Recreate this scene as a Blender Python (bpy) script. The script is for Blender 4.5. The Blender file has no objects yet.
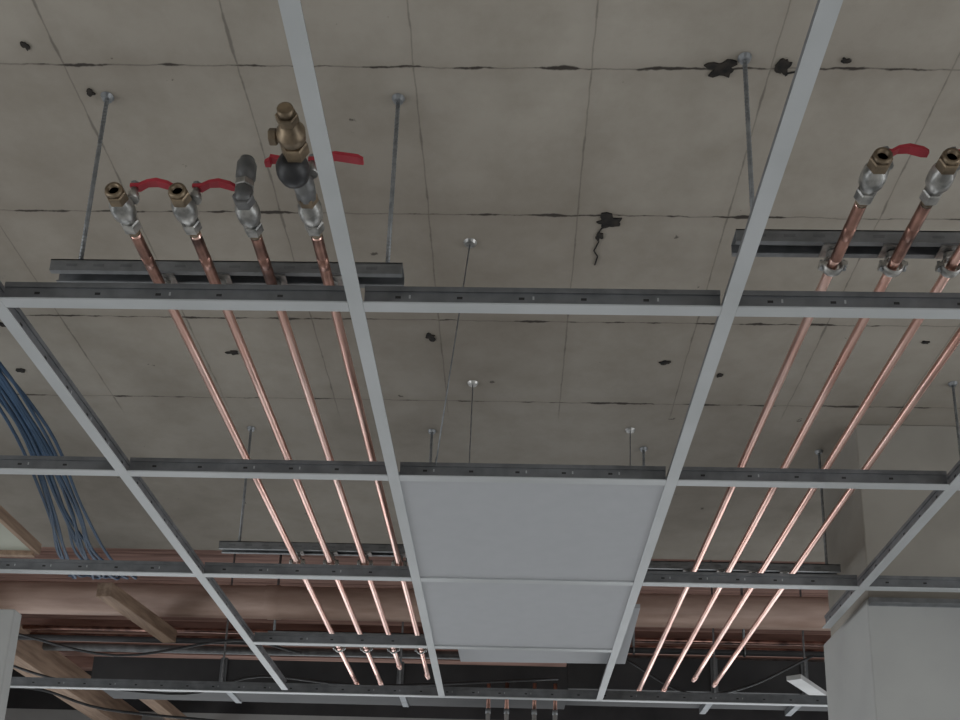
import bpy, math, random
from mathutils import Vector, Matrix, noise
random.seed(4)
scene=bpy.context.scene
CAMZ=1.6
def H(h): return CAMZ+h

# ---------------------------------------------------------------- materials
def newmat(name):
    m=bpy.data.materials.new(name); m.use_nodes=True
    nt=m.node_tree; b=nt.nodes['Principled BSDF']
    return m,nt,b
def N(nt,t,**kw):
    n=nt.nodes.new(t)
    for k,v in kw.items(): setattr(n,k,v)
    return n
def noisy(name,c1,c2,scale=8,rough=0.6,metal=0.0,bump=0.0,stretch=None,detail=5,lo=.35,hi=.65,rough2=None):
    m,nt,b=newmat(name)
    tc=N(nt,'ShaderNodeTexCoord'); mp=N(nt,'ShaderNodeMapping')
    nt.links.new(tc.outputs['Object'],mp.inputs[0])
    if stretch: mp.inputs['Scale'].default_value=stretch
    nz=N(nt,'ShaderNodeTexNoise'); nz.inputs['Scale'].default_value=scale; nz.inputs['Detail'].default_value=detail
    nt.links.new(mp.outputs[0],nz.inputs['Vector'])
    cr=N(nt,'ShaderNodeValToRGB'); cr.color_ramp.elements[0].position=lo; cr.color_ramp.elements[1].position=hi
    cr.color_ramp.elements[0].color=(*c1,1); cr.color_ramp.elements[1].color=(*c2,1)
    nt.links.new(nz.outputs['Fac'],cr.inputs[0]); nt.links.new(cr.outputs[0],b.inputs['Base Color'])
    b.inputs['Roughness'].default_value=rough; b.inputs['Metallic'].default_value=metal
    if rough2 is not None:
        mr=N(nt,'ShaderNodeMapRange'); mr.inputs['To Min'].default_value=rough; mr.inputs['To Max'].default_value=rough2
        nt.links.new(nz.outputs['Fac'],mr.inputs[0]); nt.links.new(mr.outputs[0],b.inputs['Roughness'])
    if bump:
        bp=N(nt,'ShaderNodeBump'); bp.inputs['Strength'].default_value=bump; bp.inputs['Distance'].default_value=0.01
        nt.links.new(nz.outputs['Fac'],bp.inputs['Height']); nt.links.new(bp.outputs[0],b.inputs['Normal'])
    return m
M_white=noisy('painted_steel_white',(.395,.41,.42),(.445,.46,.475),6,.45)
M_galv=noisy('galvanised_steel',(.165,.172,.18),(.235,.243,.255),25,.5,.45)
M_galvd=noisy('galvanised_dark',(.13,.136,.145),(.185,.193,.205),25,.5,.45)
M_slot=noisy('slot_dark',(.02,.02,.02),(.03,.03,.03),25,.9)
M_slotl=noisy('slot_bright',(.30,.31,.32),(.40,.41,.42),25,.7)
M_cop=noisy('copper',(.80,.46,.38),(.97,.69,.61),5,.22,1.0,0,(6,1.2,6),6,.35,.7,rough2=.38)
M_copd=noisy('copper_tarnished',(.12,.07,.06),(.52,.29,.23),14,.35,1.0,0,None,6,.35,.65)
M_brass=noisy('brass',(.13,.10,.07),(.33,.255,.175),30,.45,.8)
M_nickel=noisy('nickel_plated',(.20,.20,.195),(.52,.51,.49),45,.4,.8)
M_black=noisy('black_plastic',(.012,.012,.014),(.03,.03,.032),20,.45)
M_grey=noisy('grey_fitting',(.11,.112,.115),(.19,.19,.19),30,.5,.4)
M_red=noisy('red_lever_paint',(.34,.02,.035),(.44,.03,.05),20,.4)
M_rod=noisy('zinc_rod',(.20,.21,.22),(.30,.31,.32),60,.45,.6)
M_tile=noisy('ceiling_tile_face',(.405,.415,.44),(.42,.43,.455),20,.75,0,.0)
M_wood=noisy('raw_timber',(.22,.145,.10),(.35,.245,.175),4,.8,0,.2,(12,1,12))
M_woodr=noisy('reddish_boards',(.17,.09,.07),(.34,.20,.16),3,.8,0,.2,(1,14,6))
M_lag=noisy('brown_lagging',(.34,.225,.18),(.50,.36,.30),3,.6,0,.1,(1,6,6))
M_plast=noisy('white_plaster',(.33,.33,.325),(.38,.38,.37),3,.85,0,.03)
M_pb=noisy('plasterboard_ivory',(.38,.39,.335),(.44,.45,.385),4,.85)
M_blockshade=noisy('blockwork_shade_tone',(.27,.252,.225),(.34,.318,.285),4,.95,0,.1)  # upper column: dimmer light above the grid put into a darker blockwork tone
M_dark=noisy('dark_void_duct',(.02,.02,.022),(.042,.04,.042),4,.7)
M_floor=noisy('floor_screed',(.42,.41,.39),(.54,.53,.51),2,.8)
M_blue=noisy('blue_cable_pvc',(.02,.05,.10),(.04,.085,.16),8,.5)
M_hole=noisy('broken_hole',(.006,.006,.006),(.03,.024,.019),60,1.0)
M_pvc=noisy('white_conduit',(.45,.45,.45),(.55,.55,.55),8,.5)

def slabmat():
    m,nt,b=newmat('ceiling_slab_blocks'); L=nt.links.new
    def math_(op,a,b_=None,c=None,clamp=False):
        n=N(nt,'ShaderNodeMath',operation=op); n.use_clamp=clamp
        for i,v in enumerate((a,b_,c)):
            if v is None: continue
            if isinstance(v,(int,float)): n.inputs[i].default_value=v
            else: L(v,n.inputs[i])
        return n.outputs[0]
    def noise_(scale,detail=4,rough=.55):
        n=N(nt,'ShaderNodeTexNoise'); n.inputs['Scale'].default_value=scale; n.inputs['Detail'].default_value=detail
        n.inputs['Roughness'].default_value=rough; L(tc.outputs['Object'],n.inputs['Vector']); return n.outputs['Fac']
    tc=N(nt,'ShaderNodeTexCoord'); sp=N(nt,'ShaderNodeSeparateXYZ'); L(tc.outputs['Object'],sp.inputs[0])
    X,Y=sp.outputs[0],sp.outputs[1]
    n_w=noise_(3.0,5); n_f=noise_(22,4); n_g=noise_(9,4,.6); n_big=noise_(1.1,4); n_fine=noise_(90,4); n_mid=noise_(7,6,.65); n_sp=noise_(16,5,.6)
    wob=math_('MULTIPLY',math_('SUBTRACT',n_w,.5),.014)
    wob=math_('ADD',wob,math_('MULTIPLY',math_('SUBTRACT',n_f,.5),.012))
    def line(C,off,per,wb):
        u=math_('DIVIDE',math_('SUBTRACT',math_('ADD',C,wb),off),per)
        fr=math_('FRACT',math_('ADD',u,100.5))
        return math_('MULTIPLY',math_('ABSOLUTE',math_('SUBTRACT',fr,.5)),per)
    dY=line(Y,1.57,.394,wob); dX=line(X,.122,.331,math_('MULTIPLY',wob,.45))
    thY=math_('MULTIPLY_ADD',n_g,.026,-.0132)
    thX=math_('MULTIPLY_ADD',n_g,.014,-.0076)
    def mask(d,th,soft):
        mr=N(nt,'ShaderNodeMapRange'); L(d,mr.inputs[0])
        if isinstance(th,float):
            mr.inputs[1].default_value=th; mr.inputs[2].default_value=th+soft
        else:
            L(th,mr.inputs[1]); L(math_('ADD',th,soft),mr.inputs[2])
        mr.inputs[3].default_value=1; mr.inputs[4].default_value=0
        return mr.outputs[0]
    kY=mask(dY,thY,.0028); kX=math_('MULTIPLY',mask(dX,thX,.0028),.5)
    kY=math_('MAXIMUM',kY,math_('MULTIPLY',mask(dY,0.0,.0026),.45)); kX=math_('MAXIMUM',kX,math_('MULTIPLY',mask(dX,0.0,.0022),.38))
    near=N(nt,'ShaderNodeMapRange'); L(Y,near.inputs[0]); near.inputs[1].default_value=2.76; near.inputs[2].default_value=2.86; near.inputs[3].default_value=1; near.inputs[4].default_value=.0
    k=math_('MULTIPLY',math_('MAXIMUM',kY,kX),near.outputs[0])
    spk=N(nt,'ShaderNodeMapRange'); L(n_sp,spk.inputs[0]); spk.inputs[1].default_value=.71; spk.inputs[2].default_value=.74
    k=math_('MAXIMUM',k,math_('MULTIPLY',spk.outputs[0],.75))
    haloY=math_('MULTIPLY',mask(dY,0.0,.04),.15); haloX=math_('MULTIPLY',mask(dX,0.0,.03),.09)
    halo=math_('MULTIPLY',math_('MAXIMUM',haloY,haloX),near.outputs[0])
    cr=N(nt,'ShaderNodeValToRGB'); L(n_big,cr.inputs[0])
    e=cr.color_ramp.elements; e[0].position=.32; e[0].color=(.285,.254,.216,1); e[1].position=.68; e[1].color=(.392,.360,.315,1)
    mid=cr.color_ramp.elements.new(.5); mid.color=(.352,.321,.278,1)
    mul=N(nt,'ShaderNodeMix',data_type='RGBA',blend_type='MULTIPLY'); mul.inputs['Factor'].default_value=1
    L(cr.outputs[0],mul.inputs['A'])
    c2=N(nt,'ShaderNodeValToRGB'); L(n_mid,c2.inputs[0]); c2.color_ramp.elements[0].position=.3; c2.color_ramp.elements[0].color=(.84,.83,.81,1); c2.color_ramp.elements[1].position=.6; c2.color_ramp.elements[1].color=(1.0,1.0,1.0,1)
    L(c2.outputs[0],mul.inputs['B'])
    far_shade=N(nt,'ShaderNodeMapRange'); L(Y,far_shade.inputs[0]); far_shade.inputs[1].default_value=2.2; far_shade.inputs[2].default_value=3.0; far_shade.inputs[3].default_value=1; far_shade.inputs[4].default_value=.78  # darker towards the far end: smoother concrete plus shade put into the albedo
    vm=N(nt,'ShaderNodeVectorMath',operation='SCALE'); L(mul.outputs['Result'],vm.inputs[0]); L(far_shade.outputs[0],vm.inputs['Scale'])
    m1=N(nt,'ShaderNodeMix',data_type='RGBA'); L(halo,m1.inputs['Factor']); L(vm.outputs[0],m1.inputs['A']); m1.inputs['B'].default_value=(.14,.11,.085,1)
    m2=N(nt,'ShaderNodeMix',data_type='RGBA'); L(k,m2.inputs['Factor']); L(m1.outputs['Result'],m2.inputs['A']); m2.inputs['B'].default_value=(.04,.032,.026,1)
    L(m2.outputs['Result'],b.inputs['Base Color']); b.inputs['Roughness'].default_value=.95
    hgt=math_('SUBTRACT',math_('MULTIPLY',math_('ADD',n_fine,n_mid),.25),k)
    bp=N(nt,'ShaderNodeBump'); bp.inputs['Strength'].default_value=.2; bp.inputs['Distance'].default_value=.006
    L(hgt,bp.inputs['Height']); L(bp.outputs[0],b.inputs['Normal'])
    return m
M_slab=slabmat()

# ---------------------------------------------------------------- builder
class B:
    def __init__(s): s.v=[];s.f=[];s.mi=[];s.mats=[];s.sm=[]
    def m(s,mat):
        if mat not in s.mats: s.mats.append(mat)
        return s.mats.index(mat)
    def box(s,x0,x1,y0,y1,z0,z1,mat,mx=None):
        i=len(s.v); P=[(x,y,z) for z in(z0,z1) for y in(y0,y1) for x in(x0,x1)]
        if mx: P=[tuple(mx@Vector(p)) for p in P]
        s.v+=P
        for q in((0,2,3,1),(4,5,7,6),(0,1,5,4),(2,6,7,3),(0,4,6,2),(1,3,7,5)):
            s.f.append([i+a for a in q]); s.mi.append(s.m(mat)); s.sm.append(False)
    def lathe(s,p,axis,prof,mat,seg=16,smooth=True,cap=True,rot=0):
        p=Vector(p);a=Vector(axis).normalized()
        u=a.orthogonal().normalized() if abs(a.z)>.9 else a.cross(Vector((0,0,1))).normalized()
        w=a.cross(u); base=len(s.v)
        for t,r in prof:
            for k in range(seg):
                an=rot+2*math.pi*k/seg
                s.v.append(tuple(p+a*t+(u*math.cos(an)+w*math.sin(an))*r))
        for j in range(len(prof)-1):
            for k in range(seg):
                k2=(k+1)%seg
                s.f.append([base+j*seg+k,base+j*seg+k2,base+(j+1)*seg+k2,base+(j+1)*seg+k]); s.mi.append(s.m(mat)); s.sm.append(smooth)
        if cap:
            s.f.append([base+k for k in range(seg)][::-1]); s.mi.append(s.m(mat)); s.sm.append(False)
            s.f.append([base+(len(prof)-1)*seg+k for k in range(seg)]); s.mi.append(s.m(mat)); s.sm.append(False)
    def cyl(s,a,b,r,mat,seg=14,smooth=True,r2=None):
        a=Vector(a);b=Vector(b); s.lathe(a,b-a,[(0,r),((b-a).length,r if r2 is None else r2)],mat,seg,smooth)
    def hexn(s,p,axis,L,r,mat):
        s.lathe(p,axis,[(0,r*.9),(L*.12,r),(L*.88,r),(L,r*.9)],mat,6,False)
    def tube(s,pts,r,mat,seg=8):
        pts=[Vector(p) for p in pts]; base=len(s.v); n=len(pts); u=None
        for i,p in enumerate(pts):
            t=(pts[min(i+1,n-1)]-pts[max(i-1,0)]).normalized()
            u=t.orthogonal().normalized() if u is None else (u-t*u.dot(t)).normalized()
            w=t.cross(u)
            for k in range(seg):
                an=2*math.pi*k/seg; s.v.append(tuple(p+(u*math.cos(an)+w*math.sin(an))*r))
        for j in range(n-1):
            for k in range(seg):
                k2=(k+1)%seg
                s.f.append([base+j*seg+k,base+j*seg+k2,base+(j+1)*seg+k2,base+(j+1)*seg+k]); s.mi.append(s.m(mat)); s.sm.append(True)
        s.f.append([base+k for k in range(seg)][::-1]); s.mi.append(s.m(mat)); s.sm.append(False)
        s.f.append([base+(n-1)*seg+k for k in range(seg)]); s.mi.append(s.m(mat)); s.sm.append(False)
    def torus(s,c,axis,R,r,mat,seg=20,s2=8,width=None):
        a=Vector(axis).normalized(); u=a.orthogonal().normalized(); w=a.cross(u); c=Vector(c); base=len(s.v)
        wd=width or r
        for i in range(seg):
            A=2*math.pi*i/seg; d=u*math.cos(A)+w*math.sin(A)
            for k in range(s2):
                Bn=2*math.pi*k/s2; s.v.append(tuple(c+d*(R+r*math.cos(Bn))+a*wd*math.sin(Bn)))
        for i in range(seg):
            for k in range(s2):
                i2=(i+1)%seg;k2=(k+1)%s2
                s.f.append([base+i*s2+k,base+i2*s2+k,base+i2*s2+k2,base+i*s2+k2]); s.mi.append(s.m(mat)); s.sm.append(True)
    def out(s,name,parent=None,bevel=0):
        me=bpy.data.meshes.new(name); me.from_pydata(s.v,[],s.f)
        for mt in s.mats: me.materials.append(mt)
        for p,mi,sm in zip(me.polygons,s.mi,s.sm): p.material_index=mi; p.use_smooth=sm
        me.update()
        o=bpy.data.objects.new(name,me); scene.collection.objects.link(o)
        if parent: o.parent=parent
        if bevel:
            md=o.modifiers.new('bevel','BEVEL'); md.width=bevel; md.segments=2; md.limit_method='ANGLE'
        return o
def empty(name):
    e=bpy.data.objects.new(name,None); scene.collection.objects.link(e); return e

# ---------------------------------------------------------------- room shell
XL,XR,YB,YF=-4.0,4.0,-3.2,6.6
b=B(); b.box(XL,XR,YB,YF,-.15,0,M_floor); b.out('floor')
SL=H(1.637)
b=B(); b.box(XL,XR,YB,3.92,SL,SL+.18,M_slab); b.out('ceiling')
b=B()
y=3.95
while y<YF:
    b.box(XL,XR,y,y+.118,H(1.98),H(2.0),M_woodr); y+=.122
b.out('ceiling_timber_boards')
def sidewall(name,x0,x1):
    b=B()
    b.box(x0,x1,YB,YF,0,.8,M_plast); b.box(x0,x1,YB,YF,2.5,H(2.0),M_plast)
    ys=[YB,-2.4,-.2,.4,2.6,3.4,5.6,YF]
    for i in range(0,len(ys),2): b.box(x0,x1,ys[i],ys[i+1],.8,2.5,M_plast)
    b.out(name)
sidewall('wall_left',XL-.2,XL); sidewall('wall_right',XR,XR+.2)
b=B(); b.box(XL,XR,YB-.2,YB,0,H(2.0),M_plast); b.out('wall_back')
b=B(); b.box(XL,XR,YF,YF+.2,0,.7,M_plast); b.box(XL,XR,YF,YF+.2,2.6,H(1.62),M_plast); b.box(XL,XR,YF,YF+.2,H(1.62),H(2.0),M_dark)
xs=[XL,-3.2,-.4,.4,3.2,XR]
for i in range(0,6,2): b.box(xs[i],xs[i+1],YF,YF+.2,.7,2.6,M_plast)
b.out('wall_front')
wi=0
for x in (XL-.1,XR+.1):
    for (y0,y1) in ((-2.4,-.2),(.4,2.6),(3.4,5.6)):
        wi+=1; b=B(); t=.03
        b.box(x-t,x+t,y0,y1,.8,.86,M_pvc); b.box(x-t,x+t,y0,y1,2.44,2.5,M_pvc)
        for yy in (y0,(y0+y1)/2-.03,y1-.06): b.box(x-t,x+t,yy,yy+.06,.86,2.44,M_pvc)
        b.out('window_%d'%wi)
for (x0,x1) in ((-3.2,-.4),(.4,3.2)):
    wi+=1; b=B(); y=YF+.1; t=.03
    b.box(x0,x1,y-t,y+t,.7,.76,M_pvc); b.box(x0,x1,y-t,y+t,2.54,2.6,M_pvc)
    for xx in (x0,(x0+x1)/2-.03,x1-.06): b.box(xx,xx+.06,y-t,y+t,.76,2.54,M_pvc)
    b.out('window_%d'%wi)

b=B(); b.box(.985,1.75,2.80,3.22,0,H(1.062),M_plast); b.box(1.01,1.75,2.85,3.22,H(1.062),SL,M_blockshade); b.out('wall_column_right',bevel=.004)
b=B(); b.box(-2.2,-1.49,2.95,3.0,0,H(1.03),M_plast); b.out('wall_pier_left',bevel=.004)
b=B(); b.box(-2.4,-1.49,2.72,3.00,H(1.24),H(1.262),M_pb); b.box(-2.4,-1.49,3.00,3.02,H(1.225),H(1.28),M_wood); b.box(-1.49,-1.475,2.72,3.02,H(1.235),H(1.27),M_wood)
b.out('plasterboard_bulkhead')

# ---------------------------------------------------------------- ceiling grid
GZ=H(1.04)
grid=empty('suspended_ceiling_grid')
MX=[-.857,-.265,.333,.930]
TY=[1.466,2.07,2.67,3.27,3.87]
def tee(name,axis,c,a,bb,hgt=.038,galv=M_galvd,dz=0):
    b=B(); z=GZ+dz
    def bx(w0,w1,z0,z1,mat,a0=a,b0=bb):
        if axis=='Y': b.box(c+w0,c+w1,a0,b0,z+z0,z+z1,mat)
        else: b.box(a0,b0,c+w0,c+w1,z+z0,z+z1,mat)
    bx(-.012,.012,0,.0012,M_white)
    bx(-.012,-.0108,.0012,.0028,M_white); bx(.0108,.012,.0012,.0028,M_white)
    bx(-.0009,.0009,.0012,hgt,galv)
    bx(-.0035,.0035,hgt-.009,hgt,galv)
    t=a+.05
    while t<bb-.03:
        bx(-.0011,.0011,hgt*.44,hgt*.56,M_slot,t,t+.009)
        if random.random()<.5: bx(-.0011,.0011,hgt*.45,hgt*.62,M_slotl,t+.022,t+.025)
        t+=.10
    b.out(name,grid)
for i,x in enumerate(MX):
    tee('main_runner_%d'%(i+1),'Y',x,-1.2,[3.84,3.88,3.88,3.0][i],.040)
spans=[-2.05,-1.455]+MX+[1.53,2.13]
def row(k,xs):
    for i in range(len(xs)-1):
        tee('cross_tee_%d_%d'%(k,i),'X',TY[k],xs[i]+.0125,xs[i+1]-.0125,.038)
row(0,spans); row(1,spans); row(2,[-2.05,-1.455]+MX+[1.53])
tee('cross_tee_mid_l','X',TY[3],MX[0]+.0125,MX[1]-.0125); tee('cross_tee_mid_c','X',TY[3],MX[1]+.0125,MX[2]-.0125)
tee('cross_tee_far','X',TY[4]+.02,-2.0,1.36,.04)
b=B(); b.box(.99,1.75,2.775,2.80,GZ+.002,GZ+.004,M_galv); b.box(.99,1.75,2.797,2.80,GZ,GZ+.025,M_galv)
b.out('wall_angle',grid)

def tile(x0,x1,y0,y1,z,rot=0):
    cxx,cyy=(x0+x1)/2,(y0+y1)/2
    b=B(); b.box(x0-cxx,x1-cxx,y0-cyy,y1-cyy,0,.014,M_tile)
    o=b.out('ceiling_tile',bevel=.001); o.location=(cxx,cyy,z); o.rotation_euler[2]=rot
tile(MX[1]+.003,MX[2]-.003,TY[1]+.003,TY[2]-.003,GZ+.0035)
tile(MX[1]+.003,MX[2]-.003,TY[2]+.003,TY[3]-.003,GZ+.0035)
tile(-.19,.385,2.98,3.55,GZ+.041,-.03)

# ---------------------------------------------------------------- struts, rods, clips
PZ=H(1.19); SZ=H(1.222)
def strut(x0,x1,y):
    b=B(); w=.0205; h=.024; t=.0025
    b.box(x0,x1,y-w,y-w+t,SZ,SZ+h,M_galv); b.box(x0,x1,y+w-t,y+w,SZ,SZ+h,M_galv); b.box(x0,x1,y-w,y+w,SZ+h-t,SZ+h,M_galv)
    b.box(x0,x1,y-w+t,y-w+.010,SZ,SZ+t,M_galv); b.box(x0,x1,y+w-.010,y+w-t,SZ,SZ+t,M_galv)
    t_=x0+.03
    while t_<x1-.03:
        b.box(t_,t_+.02,y-w-.0004,y-w,SZ+.009,SZ+.014,M_galvd)
        b.box(t_,t_+.028,y-.006,y+.006,SZ+h-t-.0006,SZ+h-t,M_slot); t_+=.05
    return b.out('strut_channel')
S=[(-.86,-.215,1.643),(.365,1.15,1.545),(-.885,-.235,2.93),(-.92,-.24,3.77),(.375,.985,3.02)]
for s in S: strut(*s)
def rod(x,y,z0,z1,r=.004):
    z1=z1-.001
    b=B(); b.cyl((x,y,z0),(x,y,z1),r,M_rod,10)
    z=z0+.005
    while z<z1-.01 and r>.003:
        b.lathe((x,y,z),(0,0,1),[(0,r),(.0015,r*1.18),(.003,r)],M_rod,10,cap=False); z+=.008
    b.hexn((x,y,z0+.012),(0,0,1),.007,.009,M_rod); b.lathe((x,y,z0+.01),(0,0,1),[(0,.013),(.002,.013)],M_rod,16,False)
    b.lathe((x,y,z1-.008),(0,0,1),[(0,.009),(.008,.013)],M_rod,14,False)
    b.out('threaded_rod')
for x,y in ((-.815,1.643),(-.245,1.643),(.40,1.545),(-.83,2.93),(-.265,2.93),(.40,3.02),(.95,3.02)):
    rod(x,y,SZ+.012,SL)
rod(1.206,2.62,GZ+.04,SL,.0035)
def wire(p0,p1):
    b=B(); b.cyl(p0,p1,.0017,M_rod,8); x,y,z=p1
    b.lathe((x,y,z-.006),(0,0,1),[(0,.012),(.006,.016)],M_nickel,14,False)
    x,y,z=p0; b.torus((x,y,z),(1,0,0),.008,.0015,M_rod,14,6)
    b.out('hanger_wire')
wire((-.175,2.07,GZ+.04),(-.119,2.058,SL)); wire((-.135,2.67,GZ+.04),(-.13,2.655,SL)); wire((.345,2.95,GZ+.045),(.345,2.906,SL))

def clip(x,y):
    b=B(); b.torus((x,y,PZ),(0,1,0),.0155,.003,M_nickel,20,8,.009)
    b.box(x-.023,x-.013,y-.008,y+.008,PZ-.004,PZ+.004,M_nickel); b.box(x+.013,x+.023,y-.008,y+.008,PZ-.004,PZ+.004,M_nickel)
    b.cyl((x-.019,y,PZ-.009),(x-.019,y,PZ+.010),.003,M_rod,8); b.cyl((x+.019,y,PZ-.009),(x+.019,y,PZ+.010),.003,M_rod,8)
    b.hexn((x,y,PZ+.016),(0,0,1),.010,.010,M_nickel)
    b.cyl((x,y,PZ+.016),(x,y,SZ-.003),.004,M_rod,8)
    b.box(x-.018,x+.018,y-.016,y+.016,SZ-.003,SZ,M_nickel)
    b.out('pipe_clip')
PL=[-.650,-.548,-.446,-.343]; PR=[.531,.632,.729,.823]
for x in PL:
    for y in (1.643,2.93,3.77): clip(x,y)
for x in PR:
    for y in (1.545,3.02): clip(x,y)

PRAD=.0088
def pipe(x,y0,y1):
    b=B(); pts=[]; n=14
    for i in range(n+1):
        t=i/n; pts.append((x+.0012*math.sin(t*5+x*9),y0+(y1-y0)*t,PZ))
    b.tube(pts,PRAD,M_cop,16)
    b.lathe((x,y0+.06,PZ),(0,1,0),[(0,PRAD),(.001,PRAD+.0014),(.028,PRAD+.0014),(.029,PRAD)],M_copd,16,cap=False)
    b.lathe((x,y0+.01,PZ),(0,1,0),[(0,PRAD+.0012),(.13,PRAD+.0012)],M_copd,16,cap=False)
    b.lathe((x,y1-.05,PZ),(0,1,0),[(0,PRAD),(.001,PRAD+.0014),(.028,PRAD+.0014),(.029,PRAD)],M_cop,16,cap=False)
    b.out('copper_pipe')
for x,e in zip(PL,(4.30,4.28,4.02,4.15)): pipe(x,1.475,e)
for x,e,s in zip(PR,(4.30,4.28,4.10,4.17),(1.385,1.385,1.0,.9)): pipe(x,s,e)

def lever(b,x,y,z,sgn=1,L=.064):
    b.lathe((x,y,z+.012),(0,0,1),[(0,.010),(.012,.009),(.014,.006),(.026,.006)],M_nickel,12)
    b.hexn((x,y,z+.040),(0,0,1),.006,.007,M_rod)
    prof=[(-.006,.0),(.008,.0),(.020,.008),(.036,.010),(L-.008,.004),(L,.001)]
    wd=[.0065,.007,.006,.0075,.008,.005]
    base=len(b.v)
    for (t,dz),w in zip(prof,wd):
        for yy,zz in ((-w,0),(w,0),(w,.004),(-w,.004)):
            b.v.append((x+sgn*t,y+yy,z+.036+dz+zz-(.002 if zz==0 else 0)))
    for j in range(len(prof)-1):
        for k in range(4):
            k2=(k+1)%4; b.f.append([base+j*4+k,base+j*4+k2,base+(j+1)*4+k2,base+(j+1)*4+k]); b.mi.append(b.m(M_red)); b.sm.append(False)
    b.f.append([base+k for k in range(4)]); b.mi.append(b.m(M_red)); b.sm.append(False)
    e=base+(len(prof)-1)*4; b.f.append([e+k for k in range(4)]); b.mi.append(b.m(M_red)); b.sm.append(False)
def valve(x,y,kind=0):
    b=B(); z=PZ
    b.hexn((x,y+.048,z),(0,-1,0),.020,.0165,M_nickel)
    b.lathe((x,y+.060,z),(0,-1,0),[(0,.0095),(.012,.012)],M_brass,16)
    b.lathe((x,y+.028,z),(0,-1,0),[(0,.013),(.006,.0135),(.014,.019),(.026,.020),(.038,.019),(.046,.0135),(.050,.013)],M_nickel,20)
    b.hexn((x,y-.018,z),(0,-1,0),.018,.0175,M_brass if kind!=2 else M_grey)
    if kind<2: b.lathe((x,y-.036,z),(0,-1,0),[(0,.014),(.006,.014),(.007,.0105),(.0065,.009),(-.006,.009)],M_brass,16)
    if kind<2: lever(b,x+.018,y-.006,z-.002)
    if kind==2:
        b.lathe((x,y-.030,z-.010),(0,0,1),[(0,.008),(.005,.014),(.024,.015),(.028,.0125),(.046,.0125),(.049,.016),(.074,.016),(.078,.012),(.084,.012)],M_grey,18)
        b.hexn((x,y-.030,z+.018),(0,0,1),.012,.0165,M_nickel)
    if kind==3:
        lever(b,x+.012,y-.062,z+.002,1,.080); lever(b,x-.020,y-.055,z+.002,-1,.045)
        b.lathe((x,y-.030,z),(0,-1,0),[(0,.016),(.03,.017),(.034,.013),(.06,.013)],M_grey,16)
        x+=.006
        b.lathe((x-.014,y-.088,z-.010),(0,-1,0),[(-.012,.012),(-.005,.022),(.008,.026),(.020,.025),(.030,.019),(.034,.012)],M_black,20)
        x+=.010
        b.hexn((x-.016,y-.120,z),(0,-1,0),.022,.021,M_brass)
        b.lathe((x-.016,y-.140,z),(0,-1,0),[(0,.014),(.008,.014),(.010,.021),(.024,.022),(.032,.016),(.042,.014)],M_brass,18)
        b.hexn((x-.016,y-.182,z),(0,-1,0),.014,.017,M_brass)
        b.lathe((x-.016,y-.196,z),(0,-1,0),[(0,.012),(.010,.012),(.011,.009)],M_brass,16)
        b.cyl((x-.016,y-.153,z),(x-.046,y-.153,z),.009,M_brass,12); b.hexn((x-.038,y-.153,z),(-1,0,0),.012,.012,M_brass)
    b.out('ball_valve')
valve(PL[0],1.42); valve(PL[1],1.42); valve(PL[2],1.425,2); valve(PL[3],1.42,3)
valve(PR[0],1.335); valve(PR[1],1.335)

def hole(x,y,rx,ry,seed,n=22,crack=None):
    b=B(); z=SL-.003; base=len(b.v)
    for zz in (z,SL-.0002):
        for k in range(n):
            a=2*math.pi*k/n; r=1+.88*noise.noise(Vector((math.cos(a)*1.6+seed,math.sin(a)*1.6,seed*3.1)))
            b.v.append((x+rx*r*math.cos(a),y+ry*r*math.sin(a),zz))
    b.f.append([base+k for k in range(n)][::-1]); b.mi.append(b.m(M_hole)); b.sm.append(False)
    for k in range(n):
        k2=(k+1)%n; b.f.append([base+k,base+k2,base+n+k2,base+n+k]); b.mi.append(b.m(M_hole)); b.sm.append(False)
    if crack: b.tube([(px,py,SL-.0016) for px,py in crack],.0016,M_hole,6)
    b.out('broken_plaster_hole')
hole(.193,1.983,.028,.020,1,crack=[(.185,1.99),(.172,2.02),(.176,2.05),(.168,2.08),(.178,2.10),(.174,2.13)])
hole(.176,2.03,.007,.014,22)
hole(.365,1.568,.030,.018,2); hole(.477,1.565,.013,.018,3,crack=[(.46,1.56),(.48,1.58),(.50,1.575)])
hole(-.237,2.433,.014,.014,4); hole(.398,2.535,.013,.009,5); hole(-.787,2.515,.014,.009,6); hole(.558,2.595,.008,.008,7)
hole(1.057,2.426,.009,.007,8); hole(-1.37,2.40,.010,.008,10); hole(-.845,1.632,.008,.008,11); hole(-.925,1.525,.006,.008,13)
hole(.585,1.55,.008,.005,14); hole(-1.42,2.62,.012,.009,15)

# ---------------------------------------------------------------- timber / services beyond the slab
def obj(name,fn,bev=0):
    b=B(); fn(b); return b.out(name,bevel=bev)
obj('timber_edge_beam',lambda b:b.box(-3.2,3.2,3.93,4.0,SL+.03,H(1.95),M_woodr),.003)
def lagp(b):
    b.lathe((-2.30,4.42,H(1.60)),(1,0,0),[(0,.07),(.01,.074),(1.2,.074),(1.205,.078),(1.26,.078),(1.265,.074),(3.95,.074),(3.96,.07)],M_lag,24)
obj('lagged_pipe',lagp)
def jo(b):
    for yy,zz,h in ((5.0,1.60,.10),(5.45,1.66,.12),(5.95,1.72,.12)):
        b.box(-3.2,3.2,yy,yy+.07,H(zz),H(zz+h),M_woodr)
obj('floor_joists',jo,.003)
def duct(b):
    b.box(-1.9,.25,4.55,4.85,H(1.25),H(1.37),M_dark); b.box(.25,3.0,4.55,4.85,H(1.27),H(1.42),M_dark)
    for x in (-1.3,-.5,.9,1.3):
        b.box(x-.015,x+.015,4.54,4.86,H(1.245),H(1.375)+(.0 if x<.25 else .05),M_galvd)
        b.cyl((x,4.535,H(1.25)),(x,4.535,H(1.97)),.005,M_rod,8)
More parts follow.
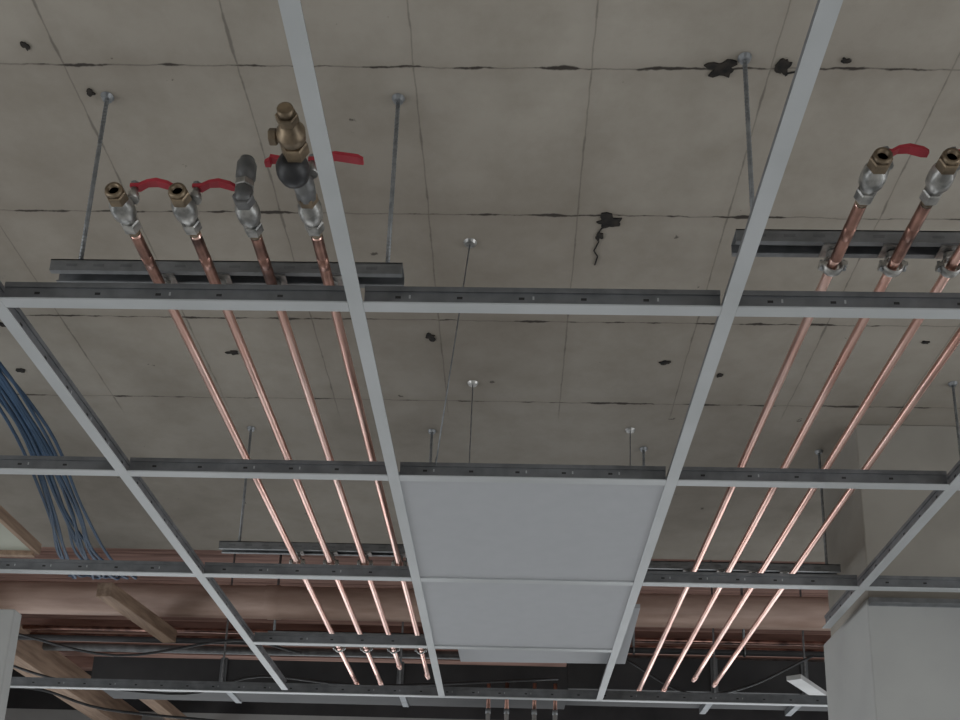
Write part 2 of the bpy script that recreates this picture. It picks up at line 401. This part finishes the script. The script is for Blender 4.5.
obj('black_duct',duct,.003)
def brace(b):
    mx=Matrix.Translation((-1.62,4.02,H(1.46)))@Matrix.Rotation(math.radians(-8),4,'Z')
    b.box(-.032,.032,-.1,.5,-.03,.03,M_wood,mx)
obj('timber_brace',brace,.003)
def beamw(b):
    b.box(-2.47,-2.35,4.2,6.5,H(1.42),H(1.58),M_wood); b.box(-2.05,-1.97,4.98,6.5,H(1.44),H(1.50),M_wood)
obj('timber_joist',beamw,.003)
def smallp(b):
    for yy,zz,r,m in ((4.66,1.54,.012,M_copd),(4.74,1.53,.010,M_copd),(4.82,1.56,.016,M_lag),(4.60,1.47,.014,M_dark),(4.90,1.52,.020,M_grey)):
        b.cyl((-2.3,yy,H(zz)),(2.4,yy,H(zz)),r,m,12)
    for x in (-1.1,.55,1.05):
        b.cyl((x,4.60,H(1.45)),(x,4.60,H(1.97)),.006,M_rod,8); b.torus((x,4.60,H(1.47)),(1,0,0),.018,.004,M_rod,16,6)
obj('service_pipes',smallp)
def drops(b):
    for xx in (-.10,-.02,.10,.19):
        b.cyl((xx,4.45,.0),(xx,4.45,H(1.13)),.010,M_pvc,12); b.cyl((xx,4.45,H(1.13)),(xx,4.45,H(1.26)),.009,M_copd,12)
        b.lathe((xx,4.45,H(1.12)),(0,0,1),[(0,.010),(.002,.012),(.02,.012),(.022,.010)],M_rod,12)
obj('vertical_pipe_drops',drops)
def tray(b):
    mx=Matrix.Translation((1.27,4.3,H(1.20)))@Matrix.Rotation(math.radians(-35),4,'Z')
    b.box(-.03,.03,-.25,.2,0,.02,M_pvc,mx)
obj('white_trunking',tray,.002)

def curve_pts(P,n=24):
    P=[Vector(p) for p in P]; P=[2*P[0]-P[1]]+P+[2*P[-1]-P[-2]]; out=[]
    for i in range(1,len(P)-2):
        for k in range(n//4):
            t=k/(n//4); a,b_,c,d=P[i-1],P[i],P[i+1],P[i+2]
            out.append(.5*((2*b_)+(c-a)*t+(2*a-5*b_+4*c-d)*t*t+(3*b_-a-3*c+d)*t**3))
    out.append(P[-2]); return out
b=B()
for i in range(14):
    j=lambda s=.03: random.uniform(-s,s)
    o=(i-6.5)*.006
    P=[(-1.66+j(),1.85+j(),H(1.60)),(-1.42+o+j(.016),2.25+j(.02),H(1.52)),(-1.365+o+j(.016),2.60+j(.02),H(1.45)),(-1.41+o*1.2+j(.02),2.98+j(.02),H(1.38)),(-1.455+o*1.6+j(.03),3.28+j(.03),H(1.34)),(-1.48+o*2.6+j(.04),3.50+j(.04),H(1.36)),(-1.60+o*3,3.76+j(),H(1.46)),(-1.80+j(.1),4.10+j(),H(1.62))]
    b.tube(curve_pts(P),.0048,M_blue,8)
b.out('blue_cable_bundle')
b=B()
for P in ([(-2.3,4.35,H(1.30)),(-1.9,4.3,H(1.18)),(-1.4,4.35,H(1.15)),(-1.1,4.4,H(1.25)),(-.6,4.4,H(1.22)),(.2,4.4,H(1.27))],[(-2.4,4.2,H(1.1)),(-2.0,4.2,H(1.12)),(-1.7,4.25,H(1.05)),(-1.2,4.3,H(1.02))],[(-2.2,4.3,H(1.40)),(-1.7,4.3,H(1.30)),(-1.2,4.3,H(1.38)),(-.9,4.3,H(1.33))],[(.5,4.4,H(1.36)),(.75,4.4,H(1.22)),(1.0,4.4,H(1.25)),(1.3,4.4,H(1.40))]):
    b.tube(curve_pts(P),.006,M_black,8)
b.out('black_cable')

# ---------------------------------------------------------------- lights
def area(name,loc,rot,sx,sy,e,col=(1,1,1)):
    l=bpy.data.lights.new(name,'AREA'); l.shape='RECTANGLE'; l.size=sx; l.size_y=sy; l.energy=e; l.color=col
    o=bpy.data.objects.new(name,l); scene.collection.objects.link(o); o.location=loc; o.rotation_euler=rot
for sx in (-1,1):
    for yc,e in ((-1.3,58),(1.5,46),(4.5,23)):
        area('window_daylight',(sx*3.95,yc,1.65),(0,sx*math.radians(62),0),1.6,2.1,e*(1.0 if sx<0 else 1.1),(.96,.99,1.0))
for xc in (-1.8,1.8):
    area('window_daylight',(xc,YF-.05,1.65),(math.radians(-70),0,0),2.7,1.7,33,(.96,.99,1.0))
w=bpy.data.worlds.new('World'); scene.world=w; w.use_nodes=True
bg=w.node_tree.nodes['Background']; bg.inputs[0].default_value=(.75,.85,1,1); bg.inputs[1].default_value=.35
try:
    scene.view_settings.view_transform='Standard'; scene.view_settings.look='None'
except Exception: pass

# ---------------------------------------------------------------- camera
cam=bpy.data.cameras.new('camera'); co=bpy.data.objects.new('camera',cam); scene.collection.objects.link(co)
cam.sensor_width=36; cam.lens=1058/960*36; cam.shift_y=(667-360)/960; cam.clip_start=.02
f=1058.0
dy=Vector((25,-317,-f)).normalized(); dx=Vector((1,-0.0225,(25+317*0.0225)/f)).normalized(); dz=dx.cross(dy)
R=Matrix((dx,dy,dz)).to_4x4()
co.matrix_world=Matrix.Translation((0,0,CAMZ))@R
scene.camera=co
